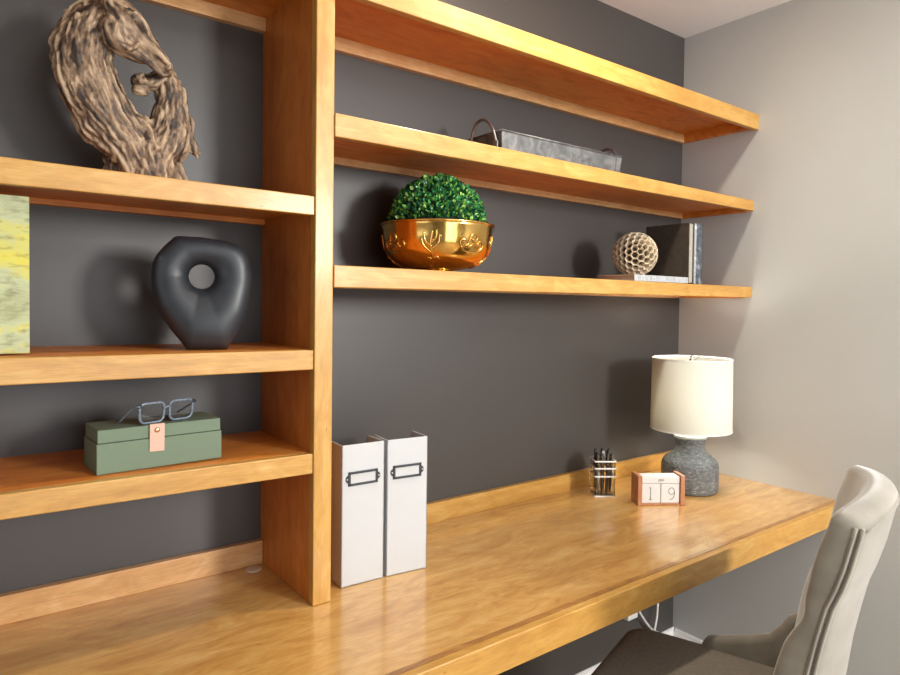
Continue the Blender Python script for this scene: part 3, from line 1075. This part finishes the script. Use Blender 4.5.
# ------------------------------------------------------------------ green keepsake box and glasses
M['sage'] = plain('sage_green_cloth', (0.150, 0.205, 0.135), 0.75, var=0.05, scale=140, bmp=0.06)
M['tan_leather'] = plain('blush_leather', (0.62, 0.40, 0.30), 0.6, var=0.05)
M['copper'] = plain('copper_snap', (0.75, 0.42, 0.28), 0.25, 1.0)
GA = math.atan2(0.0122, 0.2153)
t = thing('storage_box', 'sage green lidded box with a blush leather tab', 'box', (0.1865, -0.2440, Z3 + .0008), GA)
GW, GD, GH, GS = 0.2180, 0.100, 0.0775, 0.0535
MB().box((0, 0, 0), (GW, GD, GS)).build('box_base', M['sage'], t, bevel=0.0012)
lid = MB().box((0.0018, 0.0018, GS + .0008), (GW - .0018, GD - .0018, GH)).build('lid', M['sage'], t, bevel=0.0012)
tx = 0.0990
tab = MB()
tab.prism([(tx - .0135, .0300), (tx + .0125, .0290), (tx + .0130, .0800), (tx - .0130, .0800)], lambda p, s: (p[0], s, p[1]), -0.0026, -0.0002)
tabo = tab.build('leather_tab', M['tan_leather'], t, bevel=0.0008, label='blush leather closing tab')
MB().ball((tx - .0005, -.0028, .0685), .0048, 3, (1, .5, 1)).build('snap', M['copper'], tabo, smooth=True)

M['frame_blue'] = plain('smoky_blue_acetate', (0.16, 0.20, 0.25), 0.25, var=0.3, scale=40)
M['lens'] = glass('spectacle_lens', (0.72, 0.75, 0.80), 1.5)
M['navy_acetate'] = plain('dark_navy_acetate', (0.018, 0.022, 0.03), 0.25)
GLA = math.atan2(0.040, 0.098)
ZB = Z3 + GH + .001
t = thing('eyeglasses', 'smoky blue eyeglasses resting on top of the green box', 'eyeglasses', (0.2560, -0.2300, ZB + .0015), R(14))
lw, lh = 0.0450, 0.0360
for k, x0 in enumerate((0.0, 0.0560)):
    pts = [(x0 + lw / 2 + p[0] * (1 + .10 * p[1] / lh), -0.004 - 0.10 * p[1], lh / 2 + .0015 + p[1]) for p in rrect(lw, lh, .010)]
    MB().tube(pts, 0.0024, 8, closed=True).build('rim', M['frame_blue'], t, smooth=True)
    inner_ = [(x0 + lw / 2 + p[0] * (1 + .10 * p[1] / lh), -0.004 - 0.10 * p[1], lh / 2 + .0015 + p[1]) for p in rrect(lw - .002, lh - .002, .009)]
    lm = MB()
    lm.loft([[(a, b_ - .0006, c_) for a, b_, c_ in inner_], [(a, b_ + .0006, c_) for a, b_, c_ in inner_]])
    lm.build('lens', M['lens'], t)
MB().tube(smooth_curve([(lw - .001, -.006, lh * .70), (lw + .0055, -.0075, lh * .80), (0.0570, -.006, lh * .70)], 6), .0019, 8).build('bridge', M['frame_blue'], t, smooth=True)
for k, (x0, x1, y1, z1) in enumerate(((-.001, -.018, .032, .0015), (0.1020, 0.1100, .060, .0015))):
    s = -1 if k == 0 else 1
    pts = smooth_curve([(x0, -.008, lh * .92), (x0 + s * .004, -.006, lh * .94), (x0 + s * .008, .006, lh * .80), (x1, y1, z1 + .004), (x1, y1 + .008, z1)], 6)
    te = MB().tube(pts, .0020, 8, flat=.7).build('temple', M['navy_acetate'] if k else M['frame_blue'], t, smooth=True)
    MB().box((x0 - .003, -.0085, lh * .84), (x0 + .003, -.0035, lh * 1.02)).build('hinge', M['navy_acetate'], te)

# ------------------------------------------------------------------ driftwood style horse sculpture
PX, PZ = 0.00169, 0.00180


def hp_(u, v, y=0.0):
    return Vector(((u - 146) * PX, y, (186 - v) * PZ))


chains = [
    # big neck rising from the base, sweeping left and over
    ([(144, 188, 30), (138, 172, 25), (128, 152, 27), (112, 128, 30), (97, 104, 31), (88, 82, 31), (87, 58, 29), (95, 37, 25), (106, 22, 20)], 0.0),
    ([(104, 130, 26), (88, 98, 24), (79, 72, 20), (78, 48, 16), (90, 24, 15), (104, 11, 9)], 0.004),
    # mane ridge down the outer side
    ([(108, 8, 7), (92, 13, 8), (76, 27, 8), (65, 46, 8), (61, 62, 7), (67, 86, 8), (76, 110, 8), (88, 128, 8)], 0.012),
    # skull, cheek and muzzle of the big horse
    ([(114, 17, 15), (122, 27, 19), (132, 38, 18), (143, 49, 14.5), (154, 59, 12.5), (161, 65, 10.5), (164, 68, 8.5)], -0.040),
    ([(111, 38, 16), (115, 48, 15), (124, 54, 12), (138, 60, 9)], -0.044),
    ([(129, 30, 2.8), (131, 30.5, 2.8)], -0.0735),
    ([(117, 10, 6), (117, 3, 5.5), (116, -6, 2.5)], -0.03),
    ([(108, 9, 4.5), (107, 2, 4), (108, -5, 2)], 0.012),
    # small horse: muzzle, head, ear, neck
    ([(139, 79, 9), (145, 78, 9.5), (154, 77, 10.5), (163, 72, 12), (171, 68, 11)], 0.004),
    ([(138, 88, 7), (145, 89, 6)], 0.0),
    ([(163, 58, 5), (161, 46, 5), (160, 37, 3.4), (159, 30, 1.6)], 0.006),
    ([(168, 68, 12), (173, 84, 17), (174, 102, 20), (173, 122, 24), (165, 142, 27), (154, 160, 26), (150, 186, 30)], 0.004),
    ([(180, 90, 9), (187, 112, 10), (193, 130, 9), (199, 142, 6.5), (202, 145, 4.5)], 0.0),
    ([(172, 150, 12), (178, 166, 10), (188, 187, 7)], 0.0),
    # trunk between the two
    ([(140, 126, 16), (148, 146, 26), (150, 168, 30), (150, 187, 34)], 0.0),
    ([(124, 150, 16), (117, 168, 12), (114, 187, 10)], 0.0),
    # nostril ring, brow, cheek bone and mouth line
    ([(135, 77, 3.0), (138, 74, 3.0), (142, 75, 3.0), (143, 79, 3.0), (140, 82, 3.0), (136, 81, 3.0)], -0.020),
    ([(122, 22, 3.6), (129, 24, 4.2), (136, 30, 3.4), (140, 37, 2.6)], -0.072),
    ([(112, 36, 3), (110, 46, 3.4), (116, 55, 3.6), (126, 58, 3.2), (132, 52, 2.6)], -0.066),
    ([(164, 62, 2.4), (167, 65, 2.6), (165, 69, 2.4), (162, 67, 2.2)], -0.060),
    ([(118, 50, 4), (130, 57, 4), (146, 67, 3.6), (159, 76, 3.2)], -0.054),
    ([(134, 34, 4), (146, 48, 3.6), (160, 62, 3.2)], -0.064),
]
segs = []
headseg = []
hb = MB()
for ci, (pts, y) in enumerate(chains):
    P3 = [hp_(u, v, y) for u, v, r in pts]
    RR = [r * 0.00168 for u, v, r in pts]
    cen = smooth_curve(P3, 4)
    rad = []
    for i in range(len(RR) - 1):
        for k in range(4):
            rad.append(RR[i] + (RR[i + 1] - RR[i]) * k / 4)
    rad.append(RR[-1])
    hb.tube(cen, rad, 14)
    hb.ball(cen[0], rad[0] * .98, 2)
    hb.ball(cen[-1], rad[-1] * .98, 2)
    L = 0
    for i in range(len(cen) - 1):
        headseg.append(1 if (y < -0.035 or ci in (7, 8, 9)) else 0)
        segs.append((cen[i], cen[i + 1], rad[i], L))
        L += (cen[i + 1] - cen[i]).length
for v in hb.bm.verts:
    v.co.y *= 0.80
tmp = hb.build('sculpt_tmp', M['trim'])
rm = tmp.modifiers.new('r', 'REMESH')
rm.mode = 'VOXEL'
rm.voxel_size = 0.0024
smm = tmp.modifiers.new('s', 'SMOOTH')
smm.factor = 0.5
smm.iterations = 4
bpy.context.view_layer.update()
me = bpy.data.meshes.new_from_object(tmp.evaluated_get(bpy.context.evaluated_depsgraph_get()))
bpy.data.objects.remove(tmp)
import numpy as np
nv = len(me.vertices)
co = np.zeros(nv * 3, dtype=np.float32)
me.vertices.foreach_get('co', co)
co = co.reshape(-1, 3)
nor = [v.normal.copy() for v in me.vertices]
A_ = np.array([tuple(a) for a, b_, r, L in segs]) * (1, .8, 1)
B_ = np.array([tuple(b_) for a, b_, r, L in segs]) * (1, .8, 1)
R_ = np.array([r for a, b_, r, L in segs])
D_ = B_ - A_
LN = np.linalg.norm(D_, axis=1)
D_ = D_ / LN[:, None]
D_ *= np.sign(D_[:, 2] + .35 * D_[:, 0] + 1e-6)[:, None]
dirs = np.zeros_like(co)
hmask = np.zeros(nv)
HS = np.array(headseg, dtype=float)
for k0 in range(0, nv, 4000):
    P = co[k0:k0 + 4000, None, :]
    tt = np.clip(((P - A_) * D_).sum(-1), 0, LN) if False else np.clip(np.abs(((P - A_) * (B_ - A_) / LN[:, None]).sum(-1)), 0, LN)
    q = A_ + (B_ - A_) / LN[:, None] * tt[..., None]
    dist = np.linalg.norm(P - q, axis=-1) / R_
    w = np.exp(-(dist / .38) ** 2 * 1.2) + 1e-9
    w = w / w.sum(1, keepdims=True)
    hmask[k0:k0 + 4000] = (w * HS).sum(1)
    d_ = (w[..., None] * D_).sum(1)
    dirs[k0:k0 + 4000] = d_ / np.maximum(1e-6, np.linalg.norm(d_, axis=1))[:, None]
hair = me.color_attributes.new('wash', 'FLOAT_COLOR', 'POINT')
for i, v in enumerate(me.vertices):
    p = v.co.copy()
    ax = Vector(dirs[i])
    wob = noise.noise_vector(p * 22) * 0.28
    ax = (ax + wob).normalized()
    s1 = s2 = 0.0
    for k in range(-5, 6):                      # smear noise along the grain
        q = p + ax * (k * .0042)
        s1 += noise.noise(q * 125)
        q = p + ax * (k * .0022)
        s2 += noise.noise(q * 300)
    s1 *= 2.6 / 11
    s2 *= 2.6 / 11
    g3 = noise.noise(p * 34)
    head = 1.0 - 0.72 * float(hmask[i])
    d = (-0.0060 * max(0, .35 - abs(s1)) * 2.0 + 0.0030 * s1 + 0.0010 * s2) * head + 0.0032 * g3 * head
    v.co = p + nor[i] * d
    w_ = max(0, min(1, 0.52 + 0.62 * s1 + .34 * s2 + 0.22 * g3))
    hair.data[i].color = (w_, w_, w_, 1)
zlow = 0.0
for v in me.vertices:
    if v.co.z < 0.012:
        v.co.z = max(0.0, v.co.z) if v.co.z > 0.004 else 0.0
me.materials.clear()
mt, nt, b = mat('weathered_driftwood_finish')
at = N(nt, 'ShaderNodeAttribute')
at.attribute_name = 'wash'
mp = coords(nt, (90, 90, 40), jitter=False)
n1 = N(nt, 'ShaderNodeTexNoise')
n1.inputs['Detail'].default_value = 5
nt.links.new(mp.outputs[0], n1.inputs['Vector'])
mx = N(nt, 'ShaderNodeMix', data_type='FLOAT')
mx.inputs[0].default_value = 0.25
nt.links.new(at.outputs['Fac'], mx.inputs[2])
nt.links.new(n1.outputs['Fac'], mx.inputs[3])
rp = ramp(nt, [(0.25, (0.022, 0.013, 0.009)), (0.40, (0.085, 0.050, 0.030)), (0.56, (0.22, 0.140, 0.082)), (0.80, (0.42, 0.30, 0.195))])
nt.links.new(mx.outputs[0], rp.inputs[0])
nt.links.new(rp.outputs[0], b.inputs['Base Color'])
b.inputs['Roughness'].default_value = 0.6
me.materials.append(mt)
for p in me.polygons:
    p.use_smooth = True
o = bpy.data.objects.new('horse_sculpture', me)
COL.objects.link(o)
o.location = (0.2790, -0.170, Z1 + .001)
tag(o, 'carved driftwood sculpture of two horse heads on the upper left shelf', 'sculpture')

# ------------------------------------------------------------------ upholstered chair
mt, nt, b = mat('beige_velvet')
mp = coords(nt, (1, 1, 1), jitter=False)
n1 = N(nt, 'ShaderNodeTexNoise')
n1.inputs['Scale'].default_value = 16
n1.inputs['Detail'].default_value = 5
nt.links.new(mp.outputs[0], n1.inputs['Vector'])
rp = ramp(nt, [(0.3, (0.20, 0.18, 0.145)), (0.7, (0.28, 0.26, 0.215))])
nt.links.new(n1.outputs['Fac'], rp.inputs[0])
nt.links.new(rp.outputs[0], b.inputs['Base Color'])
b.inputs['Roughness'].default_value = 0.85
b.inputs['Sheen Weight'].default_value = 0.9
b.inputs['Sheen Roughness'].default_value = 0.4
n2 = N(nt, 'ShaderNodeTexNoise')
n2.inputs['Scale'].default_value = 500
nt.links.new(mp.outputs[0], n2.inputs['Vector'])
bump(nt, b, n2.outputs['Fac'], 0.15, 0.001)
M['velvet'] = mt
M['seat_cloth'] = plain('taupe_seat_cloth', (0.20, 0.175, 0.145), 0.85, var=0.12, scale=20)
M['leg_wood'] = plain('dark_espresso_wood', (0.035, 0.022, 0.015), 0.35)
CHX, CHY, CHR = 1.412, -0.962, R(18)
t = thing('upholstered_chair', 'beige velvet dining chair with piped curved back, pulled to the desk', 'chair', (CHX, CHY, 0), CHR)
rear_t = [(0.40, 0.075), (0.55, 0.058), (0.715, 0.037), (0.774, 0.026), (0.842, 0.011), (0.88, -0.003), (0.922, -0.015), (0.96, -0.023), (1.0, -0.032)]
thick_t = [(0.40, 0.075), (0.60, 0.078), (0.69, 0.076), (0.755, 0.070), (0.785, 0.060), (0.808, 0.0495), (0.83, 0.052), (0.86, 0.061), (0.91, 0.069), (0.95, 0.068), (1.0, 0.062)]
half_t = [(0.40, 0.205), (0.70, 0.212), (0.90, 0.218), (1.02, 0.214)]
ZT = 0.992
BOW = 0.046


def back_loop(z, shrink=0.0, zoff=0.0):
    hw_ = interp(half_t, z)
    yr, tk = interp(rear_t, z), interp(thick_t, z)
    yf = yr + tk
    ym = (yr + yf) / 2
    lp = []
    NX = 14

    def P(x, y):
        cr = 1 - (x / hw_) ** 2
        return Vector((x * (1 - shrink * .06), ym + (y - ym) * (1 - shrink) - BOW * max(0.0, 1 - (x / hw_) ** 2), z + zoff + (0.006 * cr - .008 * abs(x / hw_) ** 3) * max(0, (z - .8) / .2)))
    for i in range(NX + 1):                                  # rear face, left to right, gently bowed out
        x = -hw_ + 2 * hw_ * i / NX
        lp.append(P(x, yr))
    for k in (0.15, 0.45, 0.75):                             # right side
        lp.append(P(hw_ + 0.006 * math.sin(PI * k), yr + tk * k))
    for i in range(NX + 1):                                  # front face, rolled edges and hollow middle
        x = hw_ - 2 * hw_ * i / NX
        e = min(1, (1 - abs(x) / hw_) / .16)
        lp.append(P(x, yf - 0.008 * (1 - math.sqrt(max(0, 1 - (1 - e) ** 2)))))
    for k in (0.75, 0.45, 0.15):
        lp.append(P(-hw_ - 0.006 * math.sin(PI * k), yr + tk * k))
    return lp


zs_ = [0.40 + (ZT - 0.40) * i / 40 for i in range(41)]
loops = [back_loop(z) for z in zs_]
for k in (14, 28, 42, 55, 67, 77, 85):
    loops.append(back_loop(ZT, 1 - math.cos(R(k)), .026 * math.sin(R(k))))
bb_ = MB().loft(loops, True, True, False)
bb_.bm.verts.ensure_lookup_table()
Lv = list(bb_.bm.verts)[-len(loops[0]):]
NXb = 14
fr0 = NXb + 1 + 3
for i in range(NXb):
    bb_.bm.faces.new((Lv[i], Lv[i + 1], Lv[fr0 + NXb - i - 1], Lv[fr0 + NXb - i]))
bb_.bm.faces.new((Lv[NXb], Lv[NXb + 1], Lv[NXb + 2], Lv[NXb + 3], Lv[fr0]))
bb_.bm.faces.new((Lv[fr0 + NXb], Lv[fr0 + NXb + 1], Lv[fr0 + NXb + 2], Lv[fr0 + NXb + 3], Lv[0]))
bb_.build('backrest', M['velvet'], t, smooth=True, sub=1)
for s in (-1, 1):
    for off in (0.0, 0.0105):
        pts = []
        for z in [0.42 + (ZT - 0.415) * i / 30 for i in range(31)]:
            hw_ = interp(half_t, z)
            pts.append((s * (hw_ + .002 + .002 * (off > 0)), interp(rear_t, z) + 0.003 + off, z - .008 * max(0, (z - .8) / .2)))
        MB().tube(pts, 0.0034, 8).build('piping', M['velvet'], t, smooth=True)
pts = []
for i in range(25):
    x = -0.208 + 0.416 * i / 24
    cr = 1 - (x / .214) ** 2
    pts.append((x, interp(rear_t, ZT) - BOW * (1 - (x / .214) ** 2) + 0.002, ZT - .001 + .006 * cr - .008 * abs(x / .214) ** 3))
MB().tube(pts, 0.0034, 8).build('piping', M['velvet'], t, smooth=True)
wing = [(0.08, 0.42), (0.325, 0.42), (0.332, 0.500), (0.314, 0.524), (0.220, 0.552), (0.172, 0.572), (0.150, 0.600), (0.132, 0.628), (0.110, 0.640), (0.08, 0.645)]
for s in (-1, 1):
    MB().prism(wing, lambda p, q, s=s: (s * q, p[0], p[1]), 0.196, 0.234).build('side_wing', M['velvet'], t, smooth=True, bevel=0.016, seg=4)
sl = []
for z, g in ((0.395, .012), (0.405, 0), (0.465, 0), (0.480, .004), (0.489, .014), (0.493, .035)):
    sl.append([(-.006 + p[0] * (1 - .04 * ((p[1] + .22) / .44)), p[1] + 0.288, z + .008) for p in rrect(0.475 - 2 * g, 0.455 - 2 * g, 0.045)])
MB().loft(sl).build('seat', M['seat_cloth'], t, smooth=True, label='taupe padded seat')
for x, y in ((-.20, .44), (.20, .44), (-.20, .07), (.20, .07)):
    yy = y + (0.02 if y > .3 else -0.05)
    MB().hexa([(x - .013, yy - .013, 0), (x - .02, y - .02, .38), (x - .013, yy + .013, 0), (x - .02, y + .02, .38), (x + .013, yy - .013, 0), (x + .02, y - .02, .38), (x + .013, yy + .013, 0), (x + .02, y + .02, .38)]).build('leg', M['leg_wood'], t, bevel=.002)

# ------------------------------------------------------------------ cables under the desk
M['cable'] = plain('white_cable_jacket', (0.70, 0.69, 0.66), 0.45)
c = MB()
o = c.tube(smooth_curve([(2.105, -.035, ZD - .03), (2.130, -.022, 0.62), (2.135, -.022, 0.40), (2.118, -.030, 0.215), (2.095, -.040, 0.165), (2.030, -.070, 0.125), (2.000, -.075, 0.095), (2.03, -.07, 0.05), (2.07, -.03, 0.02)], 8), .0042, 8).build('power_cable', M['cable'], None, smooth=True)
tag(o, 'white power cable hanging from the lamp down the dark wall', 'cable')
o = MB().tube(smooth_curve([(1.985, -.038, 0.248), (2.015, -.034, 0.212), (2.060, -.026, 0.165), (2.105, -.022, 0.125), (2.170, -.024, 0.085), (2.20, -.04, 0.04), (2.19, -.05, 0.008)], 8), .0042, 8).build('power_cable', M['cable'], None, smooth=True)
tag(o, 'white power cable crossing it, running from the wall adapter', 'cable')
t = thing('power_adapter', 'small pale power adapter plugged in on the dark wall under the desk', 'adapter', (1.965, 0, 0.2655))
MB().box((-.028, -.034, -.055), (.028, -.006, .022)).build('adapter_body', M['cable'], t, bevel=.004)
MB().box((-.036, -.006, -.058), (.036, 0, .058)).build('outlet_plate', M['trim'], t, bevel=.002)
